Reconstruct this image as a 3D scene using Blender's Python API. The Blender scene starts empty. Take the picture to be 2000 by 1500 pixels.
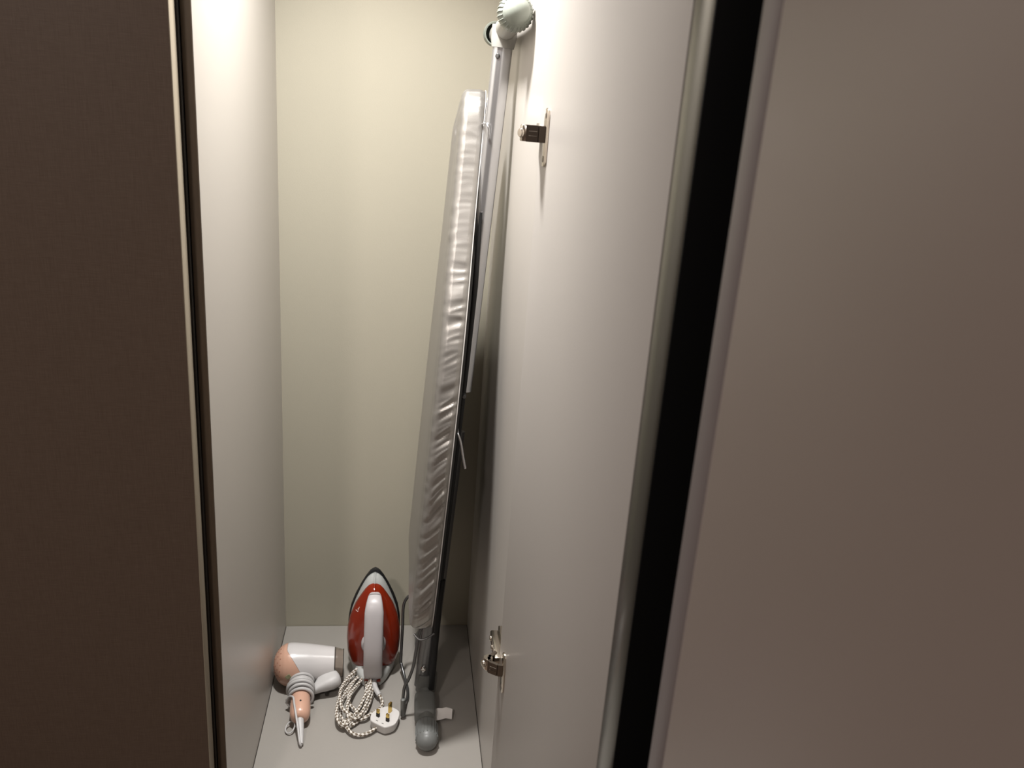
import bpy, bmesh, math, random
from mathutils import Vector, Matrix, noise
random.seed(7)
S = bpy.context.scene
COL = S.collection
PI = math.pi

# ------------------------------------------------------------------ camera
cd = bpy.data.cameras.new('camera')
cam = bpy.data.objects.new('camera', cd); COL.objects.link(cam)
# camera axes in world space: x right along the back panel, y into the wardrobe, z up
def set_camera():
    f = 1625.0
    v = Vector((637-1000, 5640-750, f)).normalized()
    d = Vector((800-1000, 195-750, f)); d = (d - v*d.dot(v)).normalized()
    r = v.cross(d)
    if r.x < 0: r = -r
    u = -v
    # rows = world axes in camera coordinates (x right, y down, z forward)
    X = Vector((r.x, d.x, u.x)); Y = Vector((r.y, d.y, u.y)); Z = Vector((r.z, d.z, u.z))
    m = Matrix(((X.x, -Y.x, -Z.x), (X.y, -Y.y, -Z.y), (X.z, -Y.z, -Z.z))).to_4x4()
    m.translation = Vector((0.23556, -1.6105, 1.11674))
    cam.matrix_world = m
set_camera()
cd.sensor_width = 36.0; cd.lens = 36.0*1625.0/2000.0
cd.clip_start = 0.02; cd.clip_end = 50
cd.dof.use_dof = True; cd.dof.focus_distance = 1.35; cd.dof.aperture_fstop = 10.0
S.camera = cam

# ------------------------------------------------------------------ world, lamps, exposure
w = bpy.data.worlds.new('world'); S.world = w; w.use_nodes = True
w.node_tree.nodes['Background'].inputs[0].default_value = (1.0, 0.93, 0.84, 1)
w.node_tree.nodes['Background'].inputs[1].default_value = 0.02
S.view_settings.view_transform = 'Standard'
S.view_settings.look = 'None'
S.view_settings.gamma = 1.0
S.view_settings.use_curve_mapping = False
S.view_settings.exposure = 0.0

def area(name, loc, size, power, col, target=None, shape='DISK', spread=180):
    l = bpy.data.lights.new(name, 'AREA'); l.shape = shape; l.size = size; l.energy = power; l.spread = math.radians(spread); l.color = col
    o = bpy.data.objects.new(name, l); COL.objects.link(o); o.location = loc
    if target is not None:
        o.rotation_euler = (Vector(target)-Vector(loc)).to_track_quat('-Z', 'Y').to_euler()
    return o
area('cabinet_light', (0.145, -0.45, 1.655), 0.10, 10.3, (1.0, 0.98, 0.955), spread=117)
area('room_light_far', (-0.5, -2.8, 2.44), 0.20, 32.0, (1.0, 0.91, 0.86))
area('room_light_near', (-1.0, -1.8, 2.44), 0.20, 8.0, (1.0, 0.91, 0.86))

# ------------------------------------------------------------------ materials
def mat(name, col, rough=0.5, metal=0.0, spec=0.5, coat=0.0, trans=0.0, ior=1.45, var=0.0, vscale=30.0, bump=0.0, bscale=200.0, stretch=(1, 1, 1), col2=None):
    m = bpy.data.materials.new(name); m.use_nodes = True
    nt = m.node_tree; b = nt.nodes['Principled BSDF']
    b.inputs['Base Color'].default_value = (*col, 1)
    b.inputs['Roughness'].default_value = rough
    b.inputs['Metallic'].default_value = metal
    b.inputs['Specular IOR Level'].default_value = spec
    b.inputs['Coat Weight'].default_value = coat
    b.inputs['Coat Roughness'].default_value = 0.08
    b.inputs['Transmission Weight'].default_value = trans
    b.inputs['IOR'].default_value = ior
    if var or bump:
        tc = nt.nodes.new('ShaderNodeTexCoord'); mp = nt.nodes.new('ShaderNodeMapping')
        mp.inputs['Scale'].default_value = stretch
        nt.links.new(tc.outputs['Object'], mp.inputs['Vector'])
    if var:
        n = nt.nodes.new('ShaderNodeTexNoise'); n.inputs['Scale'].default_value = vscale; n.inputs['Detail'].default_value = 4
        nt.links.new(mp.outputs[0], n.inputs['Vector'])
        mx = nt.nodes.new('ShaderNodeMix'); mx.data_type = 'RGBA'
        c2 = col2 if col2 else tuple(max(0, c*(1-var)) for c in col)
        c1 = col if col2 else tuple(min(1, c*(1+var)) for c in col)
        mx.inputs[6].default_value = (*c1, 1); mx.inputs[7].default_value = (*c2, 1)
        nt.links.new(n.outputs['Fac'], mx.inputs[0]); nt.links.new(mx.outputs[2], b.inputs['Base Color'])
    if bump:
        n2 = nt.nodes.new('ShaderNodeTexNoise'); n2.inputs['Scale'].default_value = bscale; n2.inputs['Detail'].default_value = 3
        nt.links.new(mp.outputs[0], n2.inputs['Vector'])
        bp = nt.nodes.new('ShaderNodeBump'); bp.inputs['Strength'].default_value = bump; bp.inputs['Distance'].default_value = 0.001
        nt.links.new(n2.outputs['Fac'], bp.inputs['Height']); nt.links.new(bp.outputs[0], b.inputs['Normal'])
    return m

M = {}
M['lam_side'] = mat('pearl_laminate', (0.455, 0.425, 0.39), 0.34, spec=0.5, bump=0.05, bscale=600, var=0.015, vscale=8)
M['lam_back'] = mat('cream_laminate', (0.42, 0.392, 0.315), 0.5, spec=0.35, bump=0.12, bscale=420, var=0.015, vscale=8)
M['lam_floor'] = mat('grey_laminate', (0.295, 0.277, 0.253), 0.42, spec=0.4, bump=0.08, bscale=500, var=0.02, vscale=12)
M['lam_door'] = mat('door_laminate', (0.465, 0.435, 0.405), 0.42, spec=0.4, bump=0.06, bscale=500, var=0.015, vscale=6)
M['gap'] = mat('dark_joint', (0.02, 0.016, 0.013), 0.8)
M['cream_edge'] = mat('cream_edge_band', (0.36, 0.31, 0.235), 0.55, var=0.05, vscale=60)
M['brown_edge'] = mat('brown_laminate', (0.10, 0.072, 0.048), 0.5, var=0.25, vscale=40, stretch=(8, 8, 1))
M['black_metal'] = mat('black_anodised_profile', (0.004, 0.004, 0.004), 0.6, spec=0.1)
M['lip_metal'] = mat('dark_glossy_lip', (0.13, 0.125, 0.11), 0.22, metal=0.9)
M['taupe'] = mat('taupe_door_laminate', (0.295, 0.238, 0.208), 0.38, spec=0.45, var=0.03, vscale=5)
M['taupe_edge'] = mat('taupe_edge_band', (0.20, 0.17, 0.165), 0.42, spec=0.4)
M['silver_cloth'] = mat('silver_cover', (0.345, 0.328, 0.305), 0.38, metal=0.68, bump=0.10, bscale=700)
M['piping'] = mat('white_piping', (0.50, 0.48, 0.46), 0.6)
M['tube'] = mat('silver_paint', (0.62, 0.625, 0.64), 0.24, metal=0.9)
M['mesh_base'] = mat('dark_steel_mesh', (0.05, 0.05, 0.05), 0.5, metal=0.6)
M['wire'] = mat('grey_wire', (0.13, 0.13, 0.13), 0.32, metal=0.8)
M['black_paint'] = mat('black_painted_steel', (0.012, 0.012, 0.012), 0.4, spec=0.3)
M['leg_grey'] = mat('dark_silver_paint', (0.20, 0.20, 0.20), 0.30, metal=0.8)
M['chrome'] = mat('chrome', (0.75, 0.74, 0.72), 0.15, metal=1.0)
M['sage'] = mat('pale_sage_plastic', (0.235, 0.255, 0.222), 0.38)
M['sage2'] = mat('cream_grey_plastic', (0.35, 0.342, 0.312), 0.45)
M['greyplastic'] = mat('grey_plastic', (0.13, 0.133, 0.125), 0.45)
M['greyrubber'] = mat('grey_rubber', (0.15, 0.155, 0.15), 0.42)
M['slot'] = mat('dark_groove', (0.12, 0.12, 0.11), 0.7)
M['paper'] = mat('white_paper', (0.72, 0.69, 0.66), 0.7)
M['red'] = mat('red_gloss_plastic', (0.21, 0.016, 0.003), 0.22, spec=0.6, coat=0.4)
M['iron_white'] = mat('iron_white_plastic', (0.47, 0.445, 0.45), 0.35)
M['iron_grey'] = mat('iron_pale_grey', (0.40, 0.41, 0.395), 0.35)
M['sole'] = mat('black_soleplate', (0.012, 0.012, 0.013), 0.3)
M['print'] = mat('white_print', (0.8, 0.7, 0.65), 0.6)
M['plug_white'] = mat('plug_white_plastic', (0.62, 0.60, 0.58), 0.3)
M['white'] = mat('white_plastic', (0.56, 0.54, 0.535), 0.25, coat=0.3)
M['white_mat'] = mat('white_matt_plastic', (0.47, 0.46, 0.455), 0.45)
M['pink'] = mat('pink_plastic', (0.56, 0.335, 0.245), 0.28, coat=0.2)
M['hole'] = mat('vent_hole', (0.33, 0.15, 0.10), 0.7)
M['dark'] = mat('dark_hole', (0.02, 0.015, 0.012), 0.7)
M['smoke'] = mat('smoky_clear_plastic', (0.80, 0.74, 0.69), 0.06, trans=0.95, ior=1.25)
M['sticker'] = mat('green_gold_sticker', (0.45, 0.42, 0.25), 0.4, var=1, vscale=260, col2=(0.06, 0.09, 0.04))
M['brass'] = mat('brass_pin', (0.62, 0.44, 0.13), 0.25, metal=1.0)
M['nickel'] = mat('nickel_hinge', (0.66, 0.60, 0.52), 0.22, metal=1.0)
M['nickel_dark'] = mat('dark_nickel', (0.20, 0.17, 0.14), 0.3, metal=0.9)
M['wallpaint'] = mat('wall_paint', (0.20, 0.17, 0.145), 0.8, var=0.03, vscale=4)
M['carpet'] = mat('floor_carpet', (0.16, 0.12, 0.095), 0.95, var=0.3, vscale=120)
M['ceilpaint'] = mat('ceiling_paint', (0.40, 0.37, 0.33), 0.85, var=0.02, vscale=3)

def fabric_mat():
    m = bpy.data.materials.new('brown_woven_laminate'); m.use_nodes = True
    nt = m.node_tree; b = nt.nodes['Principled BSDF']
    tc = nt.nodes.new('ShaderNodeTexCoord')
    outs = []
    for sc in ((1500, 200, 40), (60, 200, 1500)):
        mp = nt.nodes.new('ShaderNodeMapping'); mp.inputs['Scale'].default_value = sc
        n = nt.nodes.new('ShaderNodeTexNoise'); n.inputs['Scale'].default_value = 1.0; n.inputs['Detail'].default_value = 2
        nt.links.new(tc.outputs['Object'], mp.inputs[0]); nt.links.new(mp.outputs[0], n.inputs['Vector']); outs.append(n.outputs['Fac'])
    ad = nt.nodes.new('ShaderNodeMath'); ad.operation = 'ADD'
    nt.links.new(outs[0], ad.inputs[0]); nt.links.new(outs[1], ad.inputs[1])
    cr = nt.nodes.new('ShaderNodeValToRGB')
    cr.color_ramp.elements[0].position = 0.3; cr.color_ramp.elements[0].color = (0.100, 0.068, 0.049, 1)
    cr.color_ramp.elements[1].position = 0.75; cr.color_ramp.elements[1].color = (0.145, 0.104, 0.078, 1)
    hv = nt.nodes.new('ShaderNodeMath'); hv.operation = 'MULTIPLY'; hv.inputs[1].default_value = 0.5
    nt.links.new(ad.outputs[0], hv.inputs[0]); nt.links.new(hv.outputs[0], cr.inputs[0]); nt.links.new(cr.outputs[0], b.inputs['Base Color'])
    bp = nt.nodes.new('ShaderNodeBump'); bp.inputs['Strength'].default_value = 0.25; bp.inputs['Distance'].default_value = 0.0005
    nt.links.new(hv.outputs[0], bp.inputs['Height']); nt.links.new(bp.outputs[0], b.inputs['Normal'])
    b.inputs['Roughness'].default_value = 0.55; b.inputs['Specular IOR Level'].default_value = 0.35
    return m
M['fabric'] = fabric_mat()

def braid_mat():
    # woven white and brown flex: checks that spiral, driven by the tube's UVs (u round, v along in metres)
    m = bpy.data.materials.new('braided_flex'); m.use_nodes = True
    nt = m.node_tree; b = nt.nodes['Principled BSDF']
    uv = nt.nodes.new('ShaderNodeUVMap'); sp = nt.nodes.new('ShaderNodeSeparateXYZ'); nt.links.new(uv.outputs[0], sp.inputs[0])
    def lin(a, bb):
        x = nt.nodes.new('ShaderNodeMath'); x.operation = 'MULTIPLY'; x.inputs[1].default_value = a; nt.links.new(sp.outputs[0], x.inputs[0])
        y = nt.nodes.new('ShaderNodeMath'); y.operation = 'MULTIPLY_ADD'; y.inputs[1].default_value = bb; nt.links.new(sp.outputs[1], y.inputs[0]); nt.links.new(x.outputs[0], y.inputs[2])
        s = nt.nodes.new('ShaderNodeMath'); s.operation = 'SINE'; nt.links.new(y.outputs[0], s.inputs[0]); return s.outputs[0]
    p = nt.nodes.new('ShaderNodeMath'); p.operation = 'MULTIPLY'
    nt.links.new(lin(PI*4, 2*PI/0.022), p.inputs[0]); nt.links.new(lin(-PI*4, 2*PI/0.011), p.inputs[1])
    cr = nt.nodes.new('ShaderNodeValToRGB'); cr.color_ramp.interpolation = 'EASE'
    cr.color_ramp.elements[0].position = 0.42; cr.color_ramp.elements[0].color = (0.70, 0.67, 0.62, 1)
    cr.color_ramp.elements[1].position = 0.56; cr.color_ramp.elements[1].color = (0.15, 0.115, 0.08, 1)
    ma = nt.nodes.new('ShaderNodeMath'); ma.operation = 'MULTIPLY_ADD'; ma.inputs[1].default_value = 0.5; ma.inputs[2].default_value = 0.5
    nt.links.new(p.outputs[0], ma.inputs[0]); nt.links.new(ma.outputs[0], cr.inputs[0]); nt.links.new(cr.outputs[0], b.inputs['Base Color'])
    b.inputs['Roughness'].default_value = 0.8
    bp = nt.nodes.new('ShaderNodeBump'); bp.inputs['Strength'].default_value = 0.4; bp.inputs['Distance'].default_value = 0.0006
    nt.links.new(ma.outputs[0], bp.inputs['Height']); nt.links.new(bp.outputs[0], b.inputs['Normal'])
    return m
M['braid'] = braid_mat()

# ------------------------------------------------------------------ mesh helpers
def obj(name, bm, m, parent=None, smooth=True, autosmooth=None, recalc=True):
    if recalc: bmesh.ops.recalc_face_normals(bm, faces=bm.faces[:])
    me = bpy.data.meshes.new(name); bm.to_mesh(me); bm.free()
    me.materials.append(m if not isinstance(m, str) else M[m])
    if smooth:
        me.polygons.foreach_set('use_smooth', [True]*len(me.polygons))
        try: me.set_sharp_from_angle(angle=math.radians(autosmooth if autosmooth else 40))
        except Exception: pass
    o = bpy.data.objects.new(name, me); COL.objects.link(o)
    if parent is not None:
        o.parent = parent
        o.matrix_parent_inverse = Matrix.LocRotScale(*parent.matrix_basis.decompose()).inverted() if parent.type == 'EMPTY' else Matrix.Identity(4)
    return o
def thing(name, label, cat, loc=(0, 0, 0), group=None):
    o = bpy.data.objects.new(name, None); COL.objects.link(o); o.location = loc
    o.empty_display_size = 0.02
    o['label'] = label; o['category'] = cat
    if group: o['group'] = group
    return o
def box(bm, lo, hi, bev=0.0, seg=2, mtx=None):
    c = [(a+b)/2 for a, b in zip(lo, hi)]; s = [abs(b-a) for a, b in zip(lo, hi)]
    r = bmesh.ops.create_cube(bm, size=1.0); vs = r['verts']
    for v in vs: v.co = Vector((c[0]+v.co.x*s[0], c[1]+v.co.y*s[1], c[2]+v.co.z*s[2]))
    if bev > 0:
        es = list({e for v in vs for e in v.link_edges})
        r2 = bmesh.ops.bevel(bm, geom=es, offset=bev, segments=seg, profile=0.5, affect='EDGES')
        vs = list({v for f in r2['faces'] for v in f.verts} | {v for v in vs if v.is_valid})
    if mtx is not None:
        for v in vs: v.co = mtx @ v.co
    return vs
def boxo(name, lo, hi, m, parent=None, bev=0.001, mtx=None):
    bm = bmesh.new(); box(bm, lo, hi, bev, mtx=mtx); return obj(name, bm, m, parent, smooth=True, autosmooth=50)
def spline(pts, n=8, closed=False):
    P = [Vector(p) for p in pts]; out = []; k = len(P)
    rng = k if closed else k-1
    for i in range(rng):
        if closed: a, b, c, d = P[(i-1) % k], P[i], P[(i+1) % k], P[(i+2) % k]
        else: a, b, c, d = P[max(i-1, 0)], P[i], P[i+1], P[min(i+2, k-1)]
        for j in range(n):
            t = j/n; t2 = t*t; t3 = t2*t
            out.append(0.5*((2*b)+(-a+c)*t+(2*a-5*b+4*c-d)*t2+(-a+3*b-3*c+d)*t3))
    if not closed: out.append(P[-1])
    return out
def tube(bm, path, rad, seg=10, closed=False, ell=None, up=None, cap=True):
    P = [Vector(p) for p in path]; n = len(P)
    T = []
    for i in range(n):
        if closed: t = P[(i+1) % n]-P[i-1]
        else: t = P[min(i+1, n-1)]-P[max(i-1, 0)]
        T.append(t.normalized() if t.length > 1e-9 else Vector((0, 0, 1)))
    a = Vector(up) if up is not None else Vector((0.31, 0.17, 0.93))
    if abs(a.dot(T[0])) > 0.97: a = Vector((1, 0.1, 0))
    N = (a-T[0]*a.dot(T[0])).normalized()
    uvl = bm.loops.layers.uv.verify()
    rings = []; L = 0; Ls = []
    for i in range(n):
        if i: L += (P[i]-P[i-1]).length; N = (N-T[i]*N.dot(T[i])).normalized()
        B = T[i].cross(N)
        r = rad[i] if isinstance(rad, (list, tuple)) else rad
        ex, ey = (ell if ell else (1, 1))
        rings.append([bm.verts.new(P[i]+N*(math.cos(2*PI*k/seg)*r*ex)+B*(math.sin(2*PI*k/seg)*r*ey)) for k in range(seg)]); Ls.append(L)
    for i in range(n if closed else n-1):
        A = rings[i]; Bq = rings[(i+1) % n]; l1 = Ls[i]; l2 = Ls[i+1] if i+1 < n else L+(P[0]-P[-1]).length
        for k in range(seg):
            k2 = (k+1) % seg
            f = bm.faces.new((A[k], A[k2], Bq[k2], Bq[k]))
            for lp, uv in zip(f.loops, ((k/seg, l1), ((k+1)/seg, l1), ((k+1)/seg, l2), (k/seg, l2))): lp[uvl].uv = uv
    if cap and not closed:
        bm.faces.new(rings[0][::-1]); bm.faces.new(rings[-1])
    return rings
def lathe(bm, prof, seg=32, mtx=Matrix.Identity(4), closed_ends=True, sx=1.0, sy=1.0):
    # prof: (r, h) along local +z
    rings = []
    for r, h in prof:
        if r < 1e-7: rings.append([bm.verts.new(mtx @ Vector((0, 0, h)))])
        else: rings.append([bm.verts.new(mtx @ Vector((r*sx*math.cos(2*PI*k/seg), r*sy*math.sin(2*PI*k/seg), h))) for k in range(seg)])
    for A, B in zip(rings, rings[1:]):
        if len(A) == 1 and len(B) == 1: continue
        for k in range(seg):
            k2 = (k+1) % seg
            if len(A) == 1: bm.faces.new((A[0], B[k2], B[k]))
            elif len(B) == 1: bm.faces.new((A[k], A[k2], B[0]))
            else: bm.faces.new((A[k], A[k2], B[k2], B[k]))
    if closed_ends:
        if len(rings[0]) > 1: bm.faces.new(rings[0][::-1])
        if len(rings[-1]) > 1: bm.faces.new(rings[-1])
def axis_m(p, d, up=(0, 0, 1)):
    d = Vector(d).normalized(); q = d.to_track_quat('Z', 'Y'); m = q.to_matrix().to_4x4(); m.translation = Vector(p); return m
def loft(bm, loops, cap0=True, cap1=True):
    R = [[bm.verts.new(Vector(p)) for p in L] for L in loops]; n = len(R[0])
    for A, B in zip(R, R[1:]):
        for k in range(n): bm.faces.new((A[k], A[(k+1) % n], B[(k+1) % n], B[k]))
    if cap0: bm.faces.new(R[0][::-1])
    if cap1: bm.faces.new(R[-1])
def struct(name, lo, hi, m):
    o = boxo(name, lo, hi, m, None, 0.0); o['kind'] = 'structure'; return o

# ------------------------------------------------------------------ the room around the wardrobe
FL = -0.10
struct('floor', (-1.7, -3.4, FL-0.05), (1.9, 0.20, FL), 'carpet')
struct('ceiling', (-1.7, -3.4, 2.50), (1.9, 0.20, 2.55), 'ceilpaint')
struct('wall_back', (-1.7, 0.05, FL), (1.9, 0.15, 2.50), 'wallpaint')
struct('wall_left', (-1.8, -3.4, FL), (-1.7, 0.15, 2.50), 'wallpaint')
struct('wall_right', (1.9, -3.4, FL), (2.0, 0.15, 2.50), 'wallpaint')
struct('wall_front', (-1.7, -3.5, FL), (1.9, -3.4, 2.50), 'wallpaint')
# door leaf standing open at the far right, close to the camera
d1 = bmesh.new(); box(d1, (0.398, -2.02, FL+0.008), (0.438, -1.2245, 2.12), 0.0005, 2)
dob = obj('door_1', d1, 'taupe', None); dob['kind'] = 'structure'
boxo('edge_band', (0.398, -1.2240, FL+0.008), (0.438, -1.200, 2.12), 'taupe_edge', dob, 0.002)

# ------------------------------------------------------------------ the open wardrobe
W = 0.40; D = 0.60; T = 0.0117; H = 2.0
wd = thing('wardrobe', 'open pale laminate wardrobe compartment with grey door, holding iron, dryer and ironing board', 'wardrobe', (W/2, -D/2, FL))
g = 0.0012
boxo('back_panel', (-T, 0.0, FL), (W+T, 0.018, H+0.018), 'lam_back', wd, 0.0)
boxo('bottom_panel', (g, -D+0.002, -0.018), (W-g, -g, 0.0), 'lam_floor', wd, 0.0005)
boxo('side_panel', (-T, -D+0.001, FL), (0.0, 0.0, H+0.018), 'lam_side', wd, 0.0)
boxo('side_panel', (W, -D+0.03, FL), (W+0.018, 0.0, H+0.018), 'lam_side', wd, 0.0)
boxo('top_panel', (0.0, -D, H), (W, 0.0, H+0.018), 'lam_side', wd, 0.0)
ZS = 1.67
boxo('shelf', (0.0005, -D+0.004, ZS), (W-0.0005, -0.0005, ZS+0.018), 'lam_side', wd, 0.0005)
boxo('plinth', (0.0, -D+0.03, FL), (W, -D+0.048, -0.018), 'brown_edge', wd, 0.0)
boxo('front_edge', (-T, -D-0.0005, FL), (-0.0006, -D+0.001, H+0.018), 'brown_edge', wd, 0.0)
boxo('floor_joint', (0.0, -D+0.004, -0.017), (W, 0.0, -0.0015), 'gap', wd, 0.0)
# puck lamp under the shelf that closes the compartment off above
pk = bmesh.new(); lathe(pk, [(0.0, 0), (0.062, 0), (0.066, -0.004), (0.066, -0.010), (0.058, -0.010), (0.056, -0.004), (0.0, -0.004)], 32, Matrix.Translation((0.145, -0.45, ZS)))
obj('lamp', pk, 'chrome', wd)

# door: hinged on the right, opened a little past a right angle
PH = math.radians(5.6)
dv = Vector((math.sin(PH), -math.cos(PH), 0)); nv = Vector((math.cos(PH), math.sin(PH), 0))   # along the leaf, and away from its inner face
h0 = Vector((0.3886, -0.6012, 0))
DM = Matrix(((dv.x, nv.x, 0, h0.x), (dv.y, nv.y, 0, h0.y), (0, 0, 1, 0), (0, 0, 0, 1)))
dr = bmesh.new(); box(dr, (0.0, 0.0, FL+0.015), (0.400, 0.022, 2.01), 0.0008, 2, DM)
door = obj('door', dr, 'lam_door', wd); door['label'] = 'grey laminate wardrobe door opened past a right angle'
lp = bmesh.new(); box(lp, (0.4002, 0.0004, FL+0.015), (0.4380, 0.020, 2.01), 0.0008, 2, DM)
o = obj('edge_strip', lp, 'lip_metal', door); o['label'] = 'dark glossy metal strip'
bp_ = bmesh.new(); box(bp_, (0.4384, -0.0008, FL+0.015), (0.4410, 0.036, 2.01), 0.0006, 2, DM); box(bp_, (0.4003, 0.0202, FL+0.015), (0.4384, 0.036, 2.01), 0.0006, 2, DM)
o = obj('edge_profile', bp_, 'black_metal', door); o['label'] = 'matt black handle profile'

def hinge(zc):
    a = bmesh.new()
    # arm clipped on the side panel, running towards the back
    box(a, (0.380, -0.612, zc-0.007), (0.3925, -0.545, zc+0.007), 0.002, 2)
    box(a, (0.3925, -0.600, zc-0.011), (0.3998, -0.540, zc+0.011), 0.001, 2)
    hg = obj('hinge', a, 'nickel', wd); hg['label'] = 'bright nickel concealed hinge'
    s = bmesh.new()
    s.free()
    for yy in (-0.556, -0.578):
        s = bmesh.new(); lathe(s, [(0.0, 0.0016), (0.003, 0.0016), (0.0042, 0.0006), (0.0042, -0.002)], 14, axis_m((0.3798, yy, zc), (-1, 0, 0))); obj('screw', s, 'nickel', hg)
    k = bmesh.new()
    # folded link between arm and cup
    pts = [Vector((0.383, -0.600, zc)), Vector((0.372, -0.612, zc)), Vector((0.3715, -0.622, zc)), Vector((0.3830, -0.630, zc)), Vector((0.3925, -0.632, zc))]
    for i in range(len(pts)-1):
        d = (pts[i+1]-pts[i]).normalized(); nn = Vector((-d.y, d.x, 0))*0.0022
        q = [pts[i]-nn, pts[i+1]-nn, pts[i+1]+nn, pts[i]+nn]
        loft(k, [[p+Vector((0, 0, -0.0092)) for p in q], [p+Vector((0, 0, 0.0092)) for p in q]])
    for dz in (-0.0025, 0.0025):
        q0 = pts[2].lerp(pts[3], 0.15)+Vector((-0.001, -0.0022, dz)); q1 = pts[2].lerp(pts[3], 0.9)+Vector((-0.001, -0.0022, dz))
        tube(k, [q0, q1], 0.0006, 6)
    obj('link', k, 'nickel_dark', hg)
    kn = bmesh.new(); lathe(kn, [(0.0, -0.0092), (0.0062, -0.0092), (0.0070, -0.0082), (0.0070, 0.0082), (0.0062, 0.0092), (0.0, 0.0092)], 18, Matrix.Translation((0.3705, -0.613, zc)))
    lathe(kn, [(0.0, 0.0022), (0.0045, 0.0018), (0.0055, 0.0), (0.0055, -0.003)], 14, axis_m((0.3640, -0.6155, zc), (-0.9, -0.45, 0)))
    obj('knuckle', kn, 'nickel', hg)
    f = bmesh.new()
    # cup flange let into the door, rounded ends, two screws
    pr = []
    for i in range(24):
        t = 2*PI*i/24; c, s_ = math.cos(t), math.sin(t)
        pr.append((0.0085*c, (0.024+0.0085*abs(s_) if abs(s_) > 1e-6 else 0.024)*(1 if s_ >= 0 else -1)))
    uc = 0.0315
    loft(f, [[DM @ Vector((uc+x, 0.0005, zc-0.003+y)) for x, y in pr], [DM @ Vector((uc+x, -0.0016, zc-0.003+y)) for x, y in pr], [DM @ Vector((uc+x*0.86, -0.0024, zc-0.003+y*0.98)) for x, y in pr]])
    obj('cup_flange', f, 'nickel', hg)
    for dz in (-0.024, 0.024):
        e = bmesh.new(); lathe(e, [(0.0, 0.0006), (0.0022, 0.0004), (0.0036, 0.0002), (0.0036, -0.001)], 14, axis_m(DM @ Vector((uc, -0.0025, zc-0.003+dz)), -nv)); obj('screw', e, 'nickel_dark', hg)
hinge(1.090)
hinge(0.361)

# ------------------------------------------------------------------ closed neighbour wardrobe on the left
nb = thing('wardrobe', 'closed dark brown woven-textured wardrobe with cream edged door, left of the open compartment', 'wardrobe', (-0.30, -0.30, FL))
boxo('carcass', (-0.60, -0.604, FL), (-0.0190, 0.018, H+0.018), 'brown_edge', nb, 0.001)
dn = bmesh.new(); box(dn, (-0.60, -0.634, FL+0.015), (-0.0156, -0.6105, 2.01), 0.0006, 2)
nd = obj('door', dn, 'fabric', nb)
boxo('edge_band', (-0.0156, -0.6338, FL+0.015), (-0.0146, -0.6107, 2.01), 'cream_edge', nd, 0.0003)
boxo('seal_strip', (-0.0190, -0.6095, FL), (-0.0125, -0.602, H+0.018), 'gap', nb, 0.0)

# ------------------------------------------------------------------ ironing board, folded and stood on end
ib = thing('ironing_board', 'folded ironing board with wrinkled silver cover leaning upright on the right side panel', 'ironing board', (0.30, -0.25, 0.0))
def xu(z): return 0.3010+0.0613*(z-0.255)                     # underside of the board
YC = -0.205
# half outline, from the square end (bottom) up the front edge to the nose
half = [(0.236, 0.0), (0.236, 0.08), (0.238, 0.13), (0.246, 0.155), (0.265, 0.168), (0.32, 0.173), (0.45, 0.172), (0.60, 0.166), (0.72, 0.150), (0.80, 0.130), (0.87, 0.104), (0.94, 0.079), (1.00, 0.061), (1.06, 0.045), (1.10, 0.034), (1.125, 0.022), (1.136, 0.010), (1.138, 0.0)]
hs = spline([(0, -y, z) for z, y in half], 24)
loop2 = [(p.y, p.z) for p in hs] + [(-p.y, p.z) for p in hs[-2:0:-1]]
# resample evenly
def resample(L, n):
    P = L+[L[0]]; d = [0]
    for a, b in zip(P, P[1:]): d.append(d[-1]+math.hypot(b[0]-a[0], b[1]-a[1]))
    out = []; j = 0
    for i in range(n):
        s = d[-1]*i/n
        while d[j+1] < s: j += 1
        t = (s-d[j])/max(1e-9, d[j+1]-d[j]); out.append((P[j][0]+(P[j+1][0]-P[j][0])*t, P[j][1]+(P[j+1][1]-P[j][1])*t))
    return out
NL = 900
ol = resample(loop2, NL)
nrm = []
for i in range(NL):
    a = ol[i-6]; b = ol[(i+6) % NL]; tx, tz = b[0]-a[0], b[1]-a[1]; l = math.hypot(tx, tz); nrm.append((-tz/l, tx/l))
cy = sum(p[0] for p in ol)/NL; cz = sum(p[1] for p in ol)/NL
if sum((ol[i][0]-cy)*nrm[i][0]+(ol[i][1]-cz)*nrm[i][1] for i in range(NL)) < 0: nrm = [(-a, -b) for a, b in nrm]
def ridge(y, z, h):
    # gathered skirt: creases that climb from the top crease to the piping
    low = max(0, min(1, (0.78-z)/0.25))                         # the lower half is pulled into slanting folds
    q = z + h*(0.15+0.95*low) + 0.010*noise.noise(Vector((z*13, h*20, 2.2)))
    if abs(nrm_cur[0]) < 0.5: q = y*1.2
    amp = 0.30+0.75*max(0, min(1, (0.92-z)/0.40))
    if z > 1.0: amp *= 0.7
    patch = 0.55+0.9*max(0, noise.noise(Vector((z*11, h*25, 8.8)))+0.25)
    v = noise.noise(Vector((q*52, h*12, 3.1))) + 0.55*noise.noise(Vector((q*110+9, h*24, 7.7))) + 0.45*noise.noise(Vector((z*30, h*45, 1.7)))
    v2 = max(0, 1-abs(noise.noise(Vector((q*70+4, h*8, 11.0))))*2.6)
    v3 = noise.noise(Vector((q*24+3, h*10, 4.4)))
    return amp*patch*(v*0.0032+v2*0.0040)+amp*v3*0.0026
def ring(off, h, wr):
    global nrm_cur
    out = []
    for i, (y, z) in enumerate(ol):
        nrm_cur = nrm[i]
        o_ = off + (ridge(y, z, h)*wr if wr else 0)
        yy = y+nrm[i][0]*o_; zz = z+nrm[i][1]*o_
        hh = h + (0.0011*noise.noise(Vector((z*70, y*70, 5))) if wr else 0)
        out.append((xu(z)-hh, YC+yy, zz))
    return out
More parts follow.
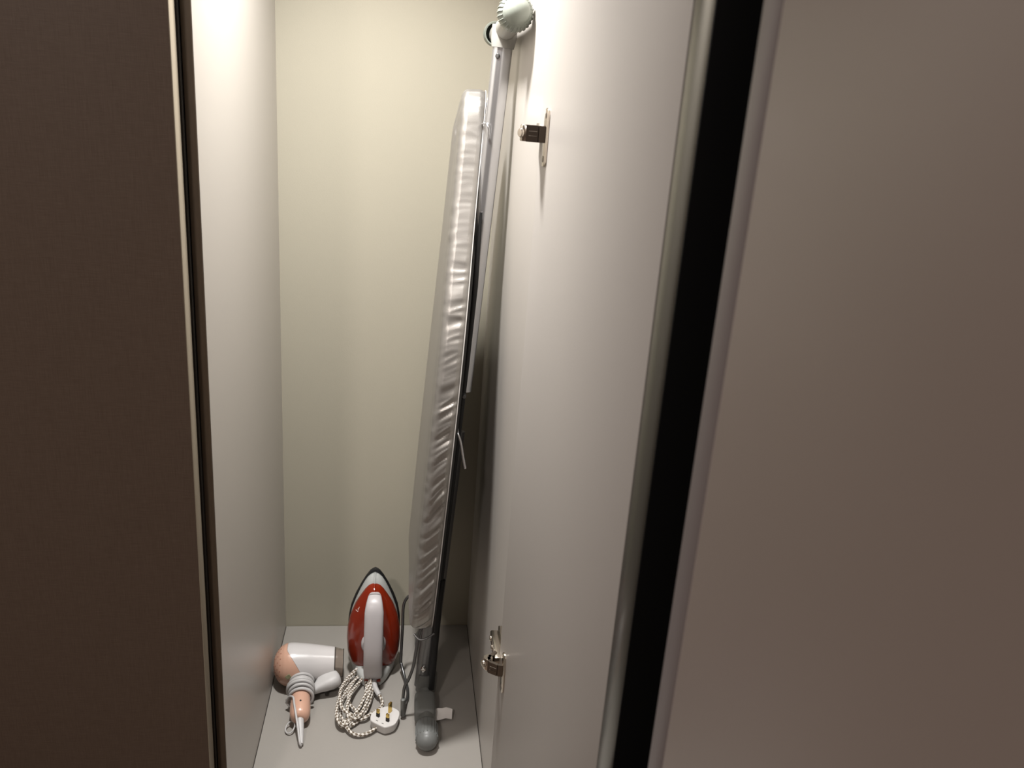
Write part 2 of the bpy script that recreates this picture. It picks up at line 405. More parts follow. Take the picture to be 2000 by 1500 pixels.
TH = 0.037
cv = bmesh.new()
rings = [ring(-0.022, -0.0012, 0), ring(-0.010, -0.0016, 0), ring(-0.003, -0.0012, 0), ring(-0.001, 0.0010, 0.25), ring(0.0004, 0.004, 0.6), ring(0.001, 0.007, 1)]
for k in range(16): rings.append(ring(0.0012, 0.0085+k*0.00122, 1.15-0.027*k))
for k in range(1, 7):
    a = k/6*PI/2; rings.append(ring(0.0012-0.014*(1-math.cos(a)), 0.027+0.011*math.sin(a), 0.60*(1-k/7.5)))
last = rings[-1]
def inset(ins, f, hh):
    # move the last loop towards the spine of the board by a distance and then by a fraction
    out = []
    for (x, y, z) in last:
        zm = min(max(z, 0.36), 1.07); dy, dz = YC-y, zm-z; d = math.hypot(dy, dz)
        t = min(1.0, ins/d) if d > 1e-6 else 0
        t = min(t, 0.5); t = t+(1-t)*f
        out.append((xu(z+dz*t)-hh, y+dy*t, z+dz*t))
    return out
rings += [inset(0.006, 0, 0.0391), inset(0.014, 0, 0.0403), inset(0.022, 0, 0.0412), inset(0.022, 0.3, 0.0432), inset(0.022, 0.6, 0.0448), inset(0.022, 0.9, 0.0456), inset(0.022, 0.995, 0.0457)]
loft(cv, rings, cap0=False, cap1=False)
cover = obj('cover', cv, 'silver_cloth', ib, autosmooth=180)
# white piping along the lower edge of the skirt
pp = bmesh.new()
tube(pp, [(xu(z)+0.0004, YC+y+nrm[i][0]*0.0012, z+nrm[i][1]*0.0012) for i, (y, z) in enumerate(ol)][::4], 0.0008, 6, closed=True)
o = obj('piping', pp, 'piping', ib); o['label'] = 'thin white piping'
# steel underside
bs = bmesh.new()
for i, (h1, o1) in enumerate(((0.002, -0.024), (-0.006, -0.024))): pass
rA = [(xu(z)+0.0016, YC+y-nrm[i][0]*0.016, z-nrm[i][1]*0.016) for i, (y, z) in enumerate(ol)][::5]
rB = [(xu(z)+0.0066, YC+y-nrm[i][0]*0.018, z-nrm[i][1]*0.018) for i, (y, z) in enumerate(ol)][::5]
loft(bs, [rA, rB])
obj('board_base', bs, 'mesh_base', ib, autosmooth=30)

# upper leg: silver tube that stands out above the board
lt = bmesh.new(); LA = Vector((0.3428, -0.260, 0.650)); LB = Vector((0.3735, -0.256, 1.203))
tube(lt, [LA, LA.lerp(LB, 0.5), LB], [0.0094, 0.0103, 0.0113], 28, ell=(1.36, 0.95), up=(1, 0, 0))
leg1 = obj('leg', lt, 'tube', ib); leg1['label'] = 'silver leg tube reaching above the board'
dvv = (LB-LA).normalized()
rv = bmesh.new(); lathe(rv, [(0.0, 0.002), (0.003, 0.0015), (0.004, 0), (0.004, -0.003)], 12, axis_m(LB-dvv*0.014+Vector((-0.0075, -0.0095, 0)), (-0.6, -0.8, 0)))
obj('rivet', rv, 'wire', leg1)
pv = bmesh.new(); lathe(pv, [(0.0, 0.004), (0.003, 0.0036), (0.0045, 0.001), (0.0045, -0.012)], 12, axis_m((0.3395, -0.309, 0.657), (0.1, -1, 0)))
obj('pivot_bolt', pv, 'wire', ib)
# black height-adjusting rail along the underside
rl = bmesh.new()
RP = ((0.3055, -0.300, 0.0124, 0.0055), (0.5, -0.300, 0.0124, 0.0055), (0.7, -0.298, 0.0124, 0.0055), (0.84, -0.289, 0.0122, 0.0052), (0.91, -0.278, 0.0108, 0.0036), (0.955, -0.2725, 0.0095, 0.0022))
tube(rl, [(xu(z)+dx, yy, z) for z, yy, dx, r in RP], [q[3] for q in RP], 14)
o = obj('rail', rl, 'black_paint', ib); o['label'] = 'black tube rail under the board'
# upper foot bar, running front to back, a cap on either end
fb = bmesh.new()
cN = Vector((0.3742, -0.385, 1.2370)); cF = Vector((0.3790, -0.130, 1.2290))
mid = LB+Vector((0, 0, 0.020))
tube(fb, spline([cN, cN.lerp(cF, 0.25)+Vector((0, 0, -0.003)), cN.lerp(cF, 0.5)+Vector((0, 0, -0.004)), cN.lerp(cF, 0.75)+Vector((0, 0, -0.003)), cF], 6), 0.0165, 20, ell=(1.05, 1.0))
tube(fb, [LB-dvv*0.002, LB+dvv*0.012, LB+dvv*0.030], [0.0132, 0.0150, 0.0150], 20, ell=(1.3, 1.0), up=(1, 0, 0))
bar1 = obj('foot_bar', fb, 'sage2', ib); bar1['label'] = 'pale plastic foot bar at the top'
def foot_cap(name, p, d, rmax, rdome, L, m, parent, n_ribs=26, lab=None):
    b = bmesh.new(); ax = axis_m(p, d)
    prof = [(rmax*0.62, -L*0.52), (rmax*0.92, -L*0.50), (rmax, -L*0.42), (rmax*1.0, -L*0.05), (rmax*0.96, L*0.10), (rdome*1.10, L*0.26), (rdome, L*0.30)]
    for k in range(1, 9):
        a = k/8*PI/2; prof.append((rdome*math.cos(a) if k < 8 else 0.0, L*0.30+rdome*0.85*math.sin(a)))
    lathe(b, prof, 40, ax)
    c = obj(name, b, m, parent, autosmooth=60)
    if lab: c['label'] = lab
    rb = bmesh.new()
    for k in range(n_ribs):
        t = 2*PI*k/n_ribs; cc, ss = math.cos(t), math.sin(t)
        line = [(rmax*1.00, -L*0.40), (rmax*1.022, -L*0.36), (rmax*1.025, -L*0.05), (rmax*0.985, L*0.10), (rdome*1.12, L*0.25)]
        tube(rb, [ax @ Vector((r*cc, r*ss, h)) for r, h in line], 0.0008, 6)
    return c, rb
c1, rb = foot_cap('end_cap', cN+Vector((0.0, -0.012, 0.001)), (0.03, -1, 0.02), 0.0236, 0.0176, 0.036, 'sage', bar1, 26)
for v in rb.verts: pass
rbo = obj('ribs', rb, 'sage', bar1, smooth=False); rbo['kind'] = 'stuff'
# far cap, a ribbed shell seen from inside
sh = bmesh.new(); ax = axis_m(cF+Vector((-0.006, 0.004, 0.001)), (0.0, 1, 0.02))
lathe(sh, [(0.0165, -0.012), (0.0185, -0.0125), (0.0198, -0.006), (0.0198, -0.001), (0.0188, 0.0), (0.0198, 0.001), (0.0198, 0.007), (0.0188, 0.008), (0.0194, 0.009), (0.019, 0.016), (0.012, 0.022), (0.0, 0.024), (0.0, 0.018), (0.012, 0.014), (0.0165, 0.004), (0.0165, -0.012)], 40, ax, closed_ends=False)
o = obj('end_cap', sh, 'sage', bar1, autosmooth=30)

# lower leg and lower foot bar
l2 = bmesh.new(); LC = Vector((0.2965, -0.243, 0.030)); LD = Vector((0.3395, -0.222, 0.56))
tube(l2, [LC, LC.lerp(LD, 0.4), LD], [0.0125, 0.0112, 0.0085], 24, ell=(1.45, 0.9), up=(1, 0, 0))
leg2 = obj('leg', l2, 'leg_grey', ib); leg2['label'] = 'dark silver leg tube ending at the floor'
br = bmesh.new(); tube(br, [(0.3110, -0.266, 0.040), (0.3140, -0.264, 0.12), (0.3185, -0.260, 0.225), (0.3225, -0.256, 0.275)], 0.0060, 14)
o = obj('leg_stay', br, 'black_paint', ib); o['label'] = 'black tube stay beside the lower leg'
bo = bmesh.new(); lathe(bo, [(0.0, 0.004), (0.004, 0.0034), (0.0055, 0.001), (0.0055, -0.004)], 12, axis_m((0.2945, -0.2555, 0.076), (-0.25, -1, 0.1)))
tube(bo, [(0.291, -0.2575, 0.076), (0.2982, -0.2575, 0.0762)], 0.0025, 8)
obj('bolt', bo, 'chrome', leg2)
f2 = bmesh.new()
tube(f2, [(0.3010, -0.367, 0.0215), (0.3010, -0.25, 0.0215), (0.3010, -0.09, 0.0215)], 0.0155, 20, ell=(1.05, 1.0))
box(f2, (0.2790, -0.330, 0.004), (0.3188, -0.265, 0.0395), 0.010, 4)
tube(f2, [(0.3012, -0.245, 0.020), (0.3030, -0.2425, 0.058)], 0.0165, 20, ell=(1.2, 0.95), up=(1, 0, 0))
bar2 = obj('foot_bar', f2, 'greyplastic', ib); bar2['label'] = 'dark grey plastic foot bar on the floor'
c2, rb2 = foot_cap('end_cap', Vector((0.3010, -0.369, 0.0212)), (0.0, -1, -0.03), 0.0198, 0.0185, 0.052, 'greyrubber', bar2, 20, 'grey ribbed rubber cap')
rbo = obj('ribs', rb2, 'greyrubber', bar2, smooth=False); rbo['kind'] = 'stuff'
for v in rbo.data.vertices:
    if v.co.z < 0.0006: v.co.z = 0.0006
c3, rb3 = foot_cap('end_cap', Vector((0.3010, -0.085, 0.0212)), (0.0, 1, -0.03), 0.0202, 0.0185, 0.040, 'greyrubber', bar2, 22, 'grey ribbed rubber cap')
rb3.free()
# paper tag stuck to the foot
tg = bmesh.new()
gx = [(0.3165, 0.016), (0.322, 0.0175), (0.330, 0.019), (0.338, 0.0195), (0.345, 0.0175), (0.350, 0.0165)]
front = []; back = []
for i, (x, z) in enumerate(gx):
    jit = 0.0012*math.sin(i*2.2)
    front.append((x, -0.318+0.001*i+jit, z-0.009)); back.append((x+0.001, -0.303+jit, z+0.006))
loft(tg, [[Vector(p) for p in front]+[Vector(p)+Vector((0, 0, -0.0005)) for p in front[::-1]], [Vector(p) for p in back]+[Vector(p)+Vector((0, 0, -0.0005)) for p in back[::-1]]])
obj('paper_tag', tg, 'paper', bar2, autosmooth=60)
# wire iron rest that sticks out below the square end
wr = bmesh.new()
near = [(0.305, -0.300, 0.30), (0.2965, -0.300, 0.235), (0.2825, -0.300, 0.190), (0.2775, -0.300, 0.150), (0.2735, -0.300, 0.117), (0.2665, -0.300, 0.0905), (0.2585, -0.300, 0.070), (0.2565, -0.300, 0.033), (0.2565, -0.2995, 0.008)]
tube(wr, spline(near, 7), 0.0030, 10)
far = [(0.304, -0.17, 0.245), (0.2880, -0.170, 0.212), (0.2705, -0.170, 0.192), (0.2545, -0.170, 0.168), (0.2530, -0.170, 0.110), (0.2518, -0.170, 0.036), (0.2530, -0.172, 0.026), (0.2600, -0.195, 0.012), (0.2660, -0.225, 0.0075), (0.2660, -0.250, 0.0078), (0.2610, -0.268, 0.0085), (0.2580, -0.288, 0.0085), (0.2565, -0.300, 0.0085)]
tube(wr, spline(far, 7), 0.0030, 10)
tube(wr, spline([(0.2570, -0.293, 0.052), (0.260, -0.285, 0.022), (0.264, -0.262, 0.0075)], 6), 0.0022, 8)
o = obj('iron_rest', wr, 'wire', ib); o['label'] = 'bent dark wire iron rest'
pl = bmesh.new(); tube(pl, spline([(0.2568, -0.3035, 0.048), (0.2570, -0.3030, 0.036), (0.2573, -0.3020, 0.020), (0.2575, -0.301, 0.006)], 5), [0.0026]+[0.0046]*14+[0.0030], 10)
obj('rest_foot', pl, 'greyplastic', ib)
ew = bmesh.new(); tube(ew, spline([(0.2705, -0.372, 0.2395), (0.2800, -0.378, 0.2325), (0.292, -0.378, 0.2345), (0.3055, -0.372, 0.2400)], 6), 0.0019, 8)
obj('end_wire', ew, 'wire', ib)
# release lever and the little wire hook near the nose
lv = bmesh.new(); tube(lv, spline([(0.3285, -0.310, 0.615), (0.3300, -0.335, 0.602), (0.3325, -0.340, 0.596), (0.3360, -0.340, 0.585), (0.3405, -0.340, 0.562), (0.3452, -0.340, 0.5405)], 6), 0.0027, 10)
o = obj('release_lever', lv, 'tube', ib); o['label'] = 'short bent wire release lever'
hk = bmesh.new(); tube(hk, spline([(0.3495, -0.244, 1.0885), (0.3510, -0.270, 1.0905), (0.3550, -0.280, 1.088), (0.3575, -0.281, 1.080), (0.3570, -0.280, 1.068)], 6), 0.0015, 8)
obj('wire_hook', hk, 'tube', ib)

# ------------------------------------------------------------------ electric iron standing on its heel
IX = 0.1955
ir = thing('electric_iron', 'red and white electric iron standing on its heel against the back panel', 'iron', (IX, -0.16, 0.0))
def sole_hw(z):
    K = [(0.0, 0.030), (0.012, 0.041), (0.03, 0.0475), (0.06, 0.0515), (0.09, 0.0525), (0.115, 0.0515), (0.14, 0.047), (0.165, 0.0385), (0.19, 0.0270), (0.207, 0.0175), (0.216, 0.0118), (0.2205, 0.0078), (0.2228, 0.0038), (0.2235, 0.0)]
    for (a, b), (c, d) in zip(K, K[1:]):
        if a <= z <= c:
            t = (z-a)/(c-a); return b+(d-b)*t
    return 0
def iron_loop(inset, y, zlo=0.0, zhi=0.2235, n=36, hw=sole_hw):
    zs = [zlo+(zhi-zlo)*(0.5-0.5*math.cos(PI*i/n)) for i in range(n+1)]
    def w_(z):
        zz = (z-zlo)/(zhi-zlo)*0.2235
        return max(0.0008, hw(zz)-inset)
    R = [Vector((IX+w_(z), y, z)) for z in zs]; Lq = [Vector((IX-w_(z), y, z)) for z in zs[::-1]]
    return R+Lq
b = bmesh.new()
loft(b, [iron_loop(0.002, -0.126), iron_loop(0.0, -0.128), iron_loop(0.0, -0.1345), iron_loop(0.0018, -0.137)])
obj('soleplate', b, 'sole', ir)
def skirt_hw(z):
    K = [(0.0, 0.030), (0.012, 0.041), (0.03, 0.0475), (0.06, 0.0515), (0.09, 0.0525), (0.115, 0.0515), (0.14, 0.047), (0.165, 0.0390), (0.188, 0.0300), (0.204, 0.0225), (0.213, 0.0170), (0.219, 0.0115), (0.2222, 0.0062), (0.2235, 0.0)]
    for (a, b), (c, d) in zip(K, K[1:]):
        if a <= z <= c:
            t = (z-a)/(c-a); return b+(d-b)*t
    return 0
def red_hw(z):
    K = [(0.0, 0.026), (0.006, 0.036), (0.02, 0.0455), (0.045, 0.0515), (0.08, 0.0535), (0.11, 0.0520), (0.14, 0.0470), (0.17, 0.0375), (0.193, 0.0265), (0.208, 0.0185), (0.217, 0.0120), (0.2215, 0.0065), (0.2235, 0.0)]
    for (a, b), (c, d) in zip(K, K[1:]):
        if a <= z <= c:
            t = (z-a)/(c-a); return b+(d-b)*t
    return 0
b = bmesh.new()
loft(b, [iron_loop(0.0026, -0.1372, 0.001, 0.2185, hw=skirt_hw), iron_loop(0.0024, -0.141, 0.001, 0.2185, hw=skirt_hw), iron_loop(0.0034, -0.150, 0.0, 0.2155, hw=skirt_hw), iron_loop(0.0055, -0.156, 0.0, 0.211, hw=skirt_hw), iron_loop(0.0085, -0.161, 0.0, 0.204, hw=skirt_hw), iron_loop(0.014, -0.164, 0.0, 0.194, hw=skirt_hw)])
sk = obj('skirt', b, 'iron_grey', ir, autosmooth=100); sk['label'] = 'pale grey skirt of the iron'
b = bmesh.new()
loft(b, [iron_loop(0.0012, -0.150, 0.013, 0.2055, hw=red_hw), iron_loop(0.0, -0.158, 0.013, 0.206, hw=red_hw), iron_loop(0.0006, -0.164, 0.013, 0.205, hw=red_hw), iron_loop(0.004, -0.172, 0.015, 0.201, hw=red_hw), iron_loop(0.010, -0.179, 0.020, 0.194, hw=red_hw), iron_loop(0.019, -0.184, 0.030, 0.180, hw=red_hw), iron_loop(0.034, -0.187, 0.046, 0.158, hw=red_hw)])
obj('body', b, 'red', ir, autosmooth=70)
# heel block
b = bmesh.new()
hl = []
for y, hwid, z1 in ((-0.138, 0.0455, 0.040), (-0.152, 0.0440, 0.040), (-0.166, 0.0400, 0.036), (-0.180, 0.0340, 0.030), (-0.192, 0.0290, 0.026), (-0.201, 0.0235, 0.023), (-0.206, 0.0190, 0.020)):
    L = []
    for k in range(28):
        a = 2*PI*k/28; ca, sa = math.cos(a), math.sin(a)
        ex = abs(ca)**0.5*(1 if ca > 0 else -1); ez = abs(sa)**0.5*(1 if sa > 0 else -1)
        L.append(Vector((IX+ex*hwid, y, z1*0.5+ez*z1*0.5)))
    hl.append(L)
loft(b, hl)
obj('heel', b, 'iron_grey', ir)
# handle
b = bmesh.new()
hp = spline([(0, -0.172, 0.186), (0, -0.186, 0.190), (0, -0.202, 0.181), (0, -0.212, 0.156), (0, -0.2195, 0.115), (0, -0.2215, 0.080), (0, -0.217, 0.045), (0, -0.207, 0.026), (0, -0.190, 0.018)], 8)
nH = len(hp); loops = []
for i, p in enumerate(hp):
    t = i/(nH-1); wv = 0.010+0.0085*min(1, t*3.2); wv = wv if t < 0.7 else wv*(1-0.06*(t-0.7)/0.3)
    tg_ = (hp[min(i+1, nH-1)]-hp[max(i-1, 0)]).normalized(); nn = Vector((0, tg_.z, -tg_.y)); th = 0.0085
    if nn.y > 0: nn = -nn
    L = []
    for k in range(20):
        a = 2*PI*k/20; ca, sa = math.cos(a), math.sin(a)
        ex = abs(ca)**0.65*(1 if ca > 0 else -1)*wv; ey = abs(sa)**0.8*(1 if sa > 0 else -1)*th
        L.append(Vector((IX+0.0015, 0, 0))+p+Vector((ex, 0, 0))+nn*ey)
    loops.append(L)
loft(b, loops); obj('handle', b, 'iron_white', ir, autosmooth=60)
b = bmesh.new(); box(b, (IX-0.0150, -0.2110, 0.0120), (IX+0.0170, -0.185, 0.0165), 0.0015, 2)
o = obj('handle_trim', b, 'red', ir); o['label'] = 'thin red strip below the handle'
b = bmesh.new(); lathe(b, [(0.0, 0.012), (0.021, 0.012), (0.0242, 0.008), (0.0242, -0.004)], 28, axis_m((IX+0.001, -0.186, 0.088), (0, -1, 0)))
o = obj('dial', b, 'iron_white', ir); o['label'] = 'white temperature dial behind the handle'
# small white lettering on the red shell
tc_ = bpy.data.curves.new('lettering', 'FONT'); tc_.body = 'Lar'; tc_.size = 0.0085; tc_.extrude = 0.0002; tc_.align_x = 'CENTER'
to = bpy.data.objects.new('lettering', tc_); COL.objects.link(to)
dg = bpy.context.evaluated_depsgraph_get(); me = bpy.data.meshes.new_from_object(to.evaluated_get(dg)); bpy.data.objects.remove(to)
me.materials.clear(); me.materials.append(M['print'])
to = bpy.data.objects.new('lettering', me); COL.objects.link(to); to.parent = ir
to.matrix_parent_inverse = Matrix.Translation(ir.location).inverted()
to.matrix_world = Matrix.Translation((IX-0.0285, -0.1755, 0.1560)) @ Matrix.Rotation(math.radians(72), 4, 'X') @ Matrix.Rotation(math.radians(-20), 4, 'Y') @ Matrix.Rotation(math.radians(52), 4, 'Z')
# strain relief, cord and plug
b = bmesh.new(); sp_ = spline([(0.1985, -0.198, 0.014), (0.1990, -0.2150, 0.0165), (0.2015, -0.2280, 0.0165), (0.2060, -0.2400, 0.0150), (0.2115, -0.2500, 0.0125)], 6)
tube(b, sp_, [0.0062+(0.0048-0.0062)*i/(len(sp_)-1) for i in range(len(sp_))], 14)
o = obj('strain_relief', b, 'white_mat', ir); o['label'] = 'white rubber cord sleeve'
cord = [(0.2115, -0.2500, 0.0125), (0.2160, -0.2570, 0.0090), (0.2180, -0.2660, 0.0050), (0.2145, -0.2770, 0.0042), (0.2060, -0.2870, 0.0050), (0.1970, -0.2960, 0.0075), (0.188, -0.308, 0.010)]
# wound loops
rnd = random.Random(3)
turns = 6; per = 10
for k in range(turns*per):
    a = 2*PI*k/per - 0.9; t = k/per
    sx_ = 0.027+0.003*math.sin(t*2.3)-0.008*(int(t) == 2)-0.010*(int(t) == 4); sy_ = 0.074+0.006*math.sin(t*1.7+1)-0.020*(int(t) == 2)-0.012*(int(t) == 4)
    cx_ = 0.1680+0.003*math.sin(t*3.1); cy_ = -0.252+0.006*math.cos(t*2.1)+0.010*(int(t) == 2)
    ang = math.radians(8+5*math.sin(t*1.9))
    ex = sx_*math.cos(a); ey = sy_*math.sin(a)
    x = cx_+ex*math.cos(ang)-ey*math.sin(ang)*(-1); y = cy_+ey*math.cos(ang)+ex*math.sin(ang)*0.3
    up_ = max(0, (y+0.215)/0.06)
    z = 0.0036+0.0040*t*(0.55+0.45*math.sin(a+1.0)**2)+up_**1.6*0.013
    cord.append((x+rnd.uniform(-.001, .001), y+rnd.uniform(-.0015, .0015), z))
cord = [(x, y, max(z, 0.0040)) for x, y, z in cord]
cord += [(0.150, -0.322, 0.012), (0.162, -0.343, 0.008), (0.178, -0.350, 0.006), (0.195, -0.345, 0.006), (0.2095, -0.333, 0.008)]
b = bmesh.new(); tube(b, spline(cord, 6), 0.0034, 10)
o = obj('cord', b, 'braid', ir); o['label'] = 'braided white and brown fabric cord in wound loops'
def plug_shape(bm, mtx):
    # three-pin plug body, local +y points from the cord exit to the earth pin, +z the pin face
    out = [(-0.0115, -0.0235), (0.0115, -0.0235), (0.0185, -0.020), (0.0245, -0.010), (0.0250, -0.002), (0.0205, 0.012), (0.0135, 0.0225), (0.006, 0.0255), (-0.006, 0.0255), (-0.0135, 0.0225), (-0.0205, 0.012), (-0.0250, -0.002), (-0.0245, -0.010), (-0.0185, -0.020)]
    P = spline([(x, y, 0) for x, y in out], 3, True)
    def lv(s, z): return [mtx @ Vector((p.x*s, p.y*s, z)) for p in P]
    loft(bm, [lv(0.90, -0.019), lv(0.97, -0.0175), lv(1.0, -0.014), lv(1.01, -0.0030), lv(1.05, -0.0026), lv(1.05, -0.0008), lv(1.03, 0.0), lv(0.5, 0.0002)])
PM = Matrix.Translation((0.2252, -0.3175, 0.0195)) @ Matrix.Rotation(math.radians(-36), 4, 'Z') @ Matrix.Rotation(math.radians(0), 4, 'X')
b = bmesh.new(); plug_shape(b, PM); pg = obj('plug', b, 'plug_white', ir); pg['label'] = 'white three-pin plug lying with pins up'
for (px, py, w2, t2, hh, sleeve) in ((-0.0111, -0.0085, 0.0032, 0.002, 0.0165, True), (0.0111, -0.0085, 0.0032, 0.002, 0.0165, True), (0.0, 0.0135, 0.002, 0.004, 0.0215, False)):
    if sleeve:
        b = bmesh.new(); box(b, (px-w2, py-t2, -0.0002), (px+w2, py+t2, 0.0085), 0.0003, 1, PM); obj('pin_sleeve', b, 'dark', pg)
    b = bmesh.new(); box(b, (px-w2, py-t2, 0.0085 if sleeve else -0.0002), (px+w2, py+t2, hh), 0.0006, 1, PM); obj('pin', b, 'brass', pg)
b = bmesh.new()
for px in (-0.006, 0.0075): box(b, (px-0.0022, -0.0190, 0.0001), (px+0.0022, -0.0178, 0.0005), 0.0, 1, PM)
o = obj('marking', b, 'slot', pg)

# ------------------------------------------------------------------ hair dryer
hd = thing('hair_dryer', 'white and pink hair dryer with cord wound round its handle, lying beside the iron', 'hair dryer', (0.065, -0.20, 0.0))
A0 = Vector((0.0028, -0.192, 0.0440)); AX = Vector((1, 0.06, -0.03)).normalized()
upv = Vector((0, 0, 1)); SY = AX.cross(upv).normalized(); UZ = SY.cross(AX).normalized()     # SY towards the camera
def rad(s):
    K = [(0.0, 0.0), (0.0008, 0.010), (0.003, 0.0185), (0.007, 0.026), (0.013, 0.0340), (0.021, 0.0392), (0.030, 0.0415), (0.040, 0.0415), (0.070, 0.0385), (0.100, 0.0342), (0.118, 0.0316)]
    for (a, b_), (c, d) in zip(K, K[1:]):
        if a <= s <= c: return b_+(d-b_)*(s-a)/(c-a)
    return K[-1][1]
def pt(s, th, k=1.0): return A0+AX*s+(UZ*math.cos(th)+SY*math.sin(th))*(rad(s)*k)
def bnd(th): # where the pink shell meets the white barrel; th=0 top, pi/2 towards the camera
    return 0.026+0.026*max(0, math.sin(th-0.25))**1.2 + 0.012*(1-math.cos(th))/2
NT = 56
b = bmesh.new(); R = []
ths = [2*PI*i/NT for i in range(NT)]
for j in range(1, 25):
    t = (j/24)**1.6; R.append([pt(0.0004+(bnd(th)-0.0004)*t, th) for th in ths])
R.append([pt(bnd(th), th, 0.93) for th in ths])
loft(b, R, cap1=False); rh = obj('rear_shell', b, 'pink', hd, autosmooth=50); rh['label'] = 'pink rear shell with vent holes'
b = bmesh.new(); R = [[pt(bnd(th)+0.0004, th, 0.93) for th in ths]]
for j in range(0, 21): R.append([pt(bnd(th)+0.0004+(0.1165-bnd(th))*j/20, th) for th in ths])
R.append([pt(0.1172, th, 0.90) for th in ths]); R.append([pt(0.100, th, 0.84) for th in ths])
loft(b, R, cap0=False, cap1=True); obj('barrel', b, 'white', hd, autosmooth=40)
b = bmesh.new()
for ring_s, nn in ((0.0022, 7), (0.0052, 11), (0.0092, 15), (0.0145, 19)):
    for k in range(nn):
        th = 2*PI*k/nn+ring_s*90; p = pt(ring_s, th); q = (p-(A0+AX*0.03)).normalized()
        lathe(b, [(0.0, 0.0004), (0.0014, 0.0003), (0.0016, -0.0008)], 6, axis_m(p, q))
o = obj('vent_hole', b, 'hole', rh); o['kind'] = 'stuff'
# smoky nozzle
b = bmesh.new(); mm = Matrix(((UZ.x, SY.x, AX.x, 0), (UZ.y, SY.y, AX.y, 0), (UZ.z, SY.z, AX.z, 0), (0, 0, 0, 1))); mm.translation = A0+AX*0.1185
lathe(b, [(0.0308, 0.0), (0.0312, 0.002), (0.0300, 0.006), (0.0270, 0.0165), (0.0258, 0.0165), (0.0276, 0.006), (0.0284, 0.001), (0.0284, 0.0), (0.0308, 0.0)], 40, mm, closed_ends=False, sx=0.98, sy=0.95)
o = obj('nozzle', b, 'smoke', hd); o['label'] = 'smoky clear nozzle'
b = bmesh.new()
for (r0, r1, z) in ((0.0306, 0.0284, 0.0), (0.0272, 0.0260, 0.0163)):
    tube(b, [mm @ Vector((r0*math.cos(2*PI*k/40), r0*0.96*math.sin(2*PI*k/40), z)) for k in range(40)], 0.0007, 6, closed=True)
obj('nozzle_rim', b, 'dark', hd)
b = bmesh.new()
p = pt(0.031, 1.52); q = (p-(A0+AX*0.031)).normalized()
box(b, (-0.0050, -0.0042, -0.0006), (0.0050, 0.0042, 0.0006), 0.0003, 1, axis_m(p, q) @ Matrix.Rotation(0.6, 4, 'Z'))
o = obj('sticker', b, 'sticker', rh); o['label'] = 'small green and gold square sticker'
# handle: white collar then pink grip
HA = Vector((0.0585, -0.205, 0.034)); HB = Vector((0.0690, -0.3230, 0.0225)); hdv = (HB-HA).normalized()
b = bmesh.new(); hm = axis_m(HA, hdv)
lathe(b, [(0.0205, -0.004), (0.0200, 0.012), (0.0180, 0.024), (0.0172, 0.055), (0.0172, 0.0615), (0.0150, 0.062)], 28, hm, sx=1.0, sy=1.0)
obj('handle_collar', b, 'white', hd)
b = bmesh.new(); lathe(b, [(0.0150, 0.0622), (0.0176, 0.0628), (0.0182, 0.075), (0.0190, 0.094), (0.0186, 0.106), (0.0165, 0.114), (0.0125, 0.1185), (0.0075, 0.1200)], 28, hm)
hg_ = obj('handle_grip', b, 'pink', hd); hg_['label'] = 'pink rounded end of the handle'
for v in hg_.data.vertices: v.co.z = max(v.co.z, 0.0008)
b = bmesh.new(); lathe(b, [(0.0, 0.0004), (0.0018, 0.0004), (0.0020, -0.001)], 12, axis_m(HA+hdv*0.0915+Vector((0.001, -0.002, 0.0188)), (0, -0.1, 1)))
obj('screw_hole', b, 'dark', hg_)
# cord sleeve at the handle end
EN = HA+hdv*0.116; TP = Vector((0.0765, -0.3680, 0.0060))
b = bmesh.new(); tube(b, [EN, EN.lerp(TP, 0.3), EN.lerp(TP, 0.7), TP], [0.0072, 0.0068, 0.0054, 0.0040], 16)
o = obj('cord_sleeve', b, 'white_mat', hd); o['label'] = 'tapered white cord sleeve'
b = bmesh.new()
hc = Vector((0.0520, -0.3270, 0.0085))
tube(b, [hc+Vector((0.0082*math.cos(2*PI*k/28), 0.0112*math.sin(2*PI*k/28), 0.0035*math.sin(2*PI*k/28)+0.003*math.cos(2*PI*k/28))) for k in range(28)], 0.0013, 8, closed=True)
tube(b, spline([hc+Vector((0.0080, 0.003, 0.003)), (0.0645, -0.330, 0.011), (0.0695, -0.334, 0.012)], 5), 0.0013, 8)
obj('hanging_ring', b, 'white_mat', hd)
# cord: from the sleeve tip back up, round the handle, then to the plug
cp = [tuple(TP), (0.0765, -0.3710, 0.0060), (0.0738, -0.3670, 0.0130), (0.0690, -0.3480, 0.0240), (0.0620, -0.3240, 0.0370), (0.0565, -0.3030, 0.0425), (0.0525, -0.2860, 0.0420), (0.0440, -0.2760, 0.0350), (0.0400, -0.2720, 0.0180)]
def wrap(s, a, r): 
    cN_ = Vector((0, 0, 1)); cN_ = (cN_-hdv*cN_.dot(hdv)).normalized(); cB = hdv.cross(cN_).normalized()
    p = HA+hdv*s+(cN_*math.cos(a)+cB*math.sin(a))*r; p.z = max(p.z, 0.0036); return tuple(p)
rw = 0.0212
seq = []
nW = 6.55
steps = int(nW*10)
for k in range(steps+1):
    t = k/10; a = PI*0.75 + 2*PI*t
    if t < 1: s = 0.072-0.014*t
    else: s = 0.058-0.0073*(t-1)
    r = rw+0.0012*math.sin(t*5.1)+(0.0028 if 2.2 < t < 4 else 0.0)
    seq.append(wrap(s+0.002*math.sin(a*1.0+0.5), a, r))
cp += seq
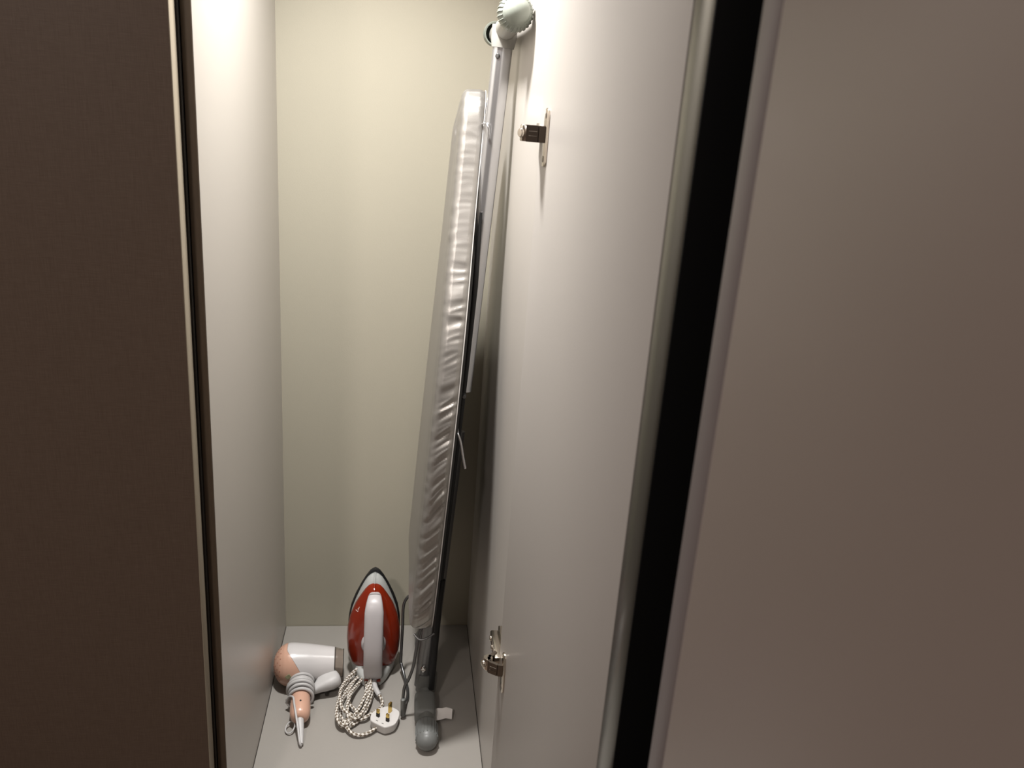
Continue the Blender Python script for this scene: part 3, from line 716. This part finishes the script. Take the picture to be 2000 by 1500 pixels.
b = bmesh.new(); path = spline(cp, 4); tube(b, path, [0.0020 if i < 30 else 0.0031 for i in range(len(path))], 10)
o = obj('cord', b, 'white_mat', hd); o['label'] = 'white cord wound round the handle'
b = bmesh.new(); tube(b, spline([wrap(0.052, PI*0.2, 0.0215), wrap(0.054, -PI*0.35, 0.0215), (0.0830, -0.2470, 0.0190), (0.0870, -0.2430, 0.0200)], 5), 0.0030, 10)
obj('cord_tail', b, 'white_mat', hd)
# the dryer's plug, back upwards, seen as a wedge
b = bmesh.new(); Q0 = Vector((0.0820, -0.2450, 0.0195)); Q1 = Vector((0.1270, -0.2090, 0.0320)); qd = (Q1-Q0).normalized()
qs = Vector((0, 0, 1)).cross(qd).normalized(); qu = qd.cross(qs).normalized(); LQ = (Q1-Q0).length
R = []
for t, hw_, hh in ((0.0, 0.0042, 0.0046), (0.06, 0.0060, 0.0062), (0.22, 0.0088, 0.0082), (0.42, 0.0150, 0.0108), (0.62, 0.0205, 0.0124), (0.80, 0.0220, 0.0125), (0.92, 0.0190, 0.0118), (0.98, 0.0135, 0.0105), (1.0, 0.0060, 0.0070)):
    c = Q0+qd*(LQ*t); L = []
    for k in range(24):
        a = 2*PI*k/24; ca, sa = math.cos(a), math.sin(a)
        hz = hh*(1.0 if sa > 0 else 0.85)
        L.append(c+qs*(abs(ca)**0.75*(1 if ca > 0 else -1)*hw_*1.10)+qu*(abs(sa)**0.7*(1 if sa > 0 else -1)*hz*1.25))
    R.append(L)
loft(b, R); pg2 = obj('plug', b, 'white_mat', hd, autosmooth=60); pg2['label'] = 'white plug lying back upwards'
for (s1, off, ln) in ((0.40, -0.0100, 0.012), (0.40, 0.0100, 0.012), (0.80, 0.0, 0.018)):
    b = bmesh.new(); c = Q0+qd*(LQ*s1)+qs*off-qu*0.0085
    e_ = c-qu*ln; e_.z = max(e_.z, 0.0012)
    dd = (c-e_); tube(b, [c, e_], 0.0028, 6); obj('pin', b, 'dark', pg2)
ir.location.z += 0.0009
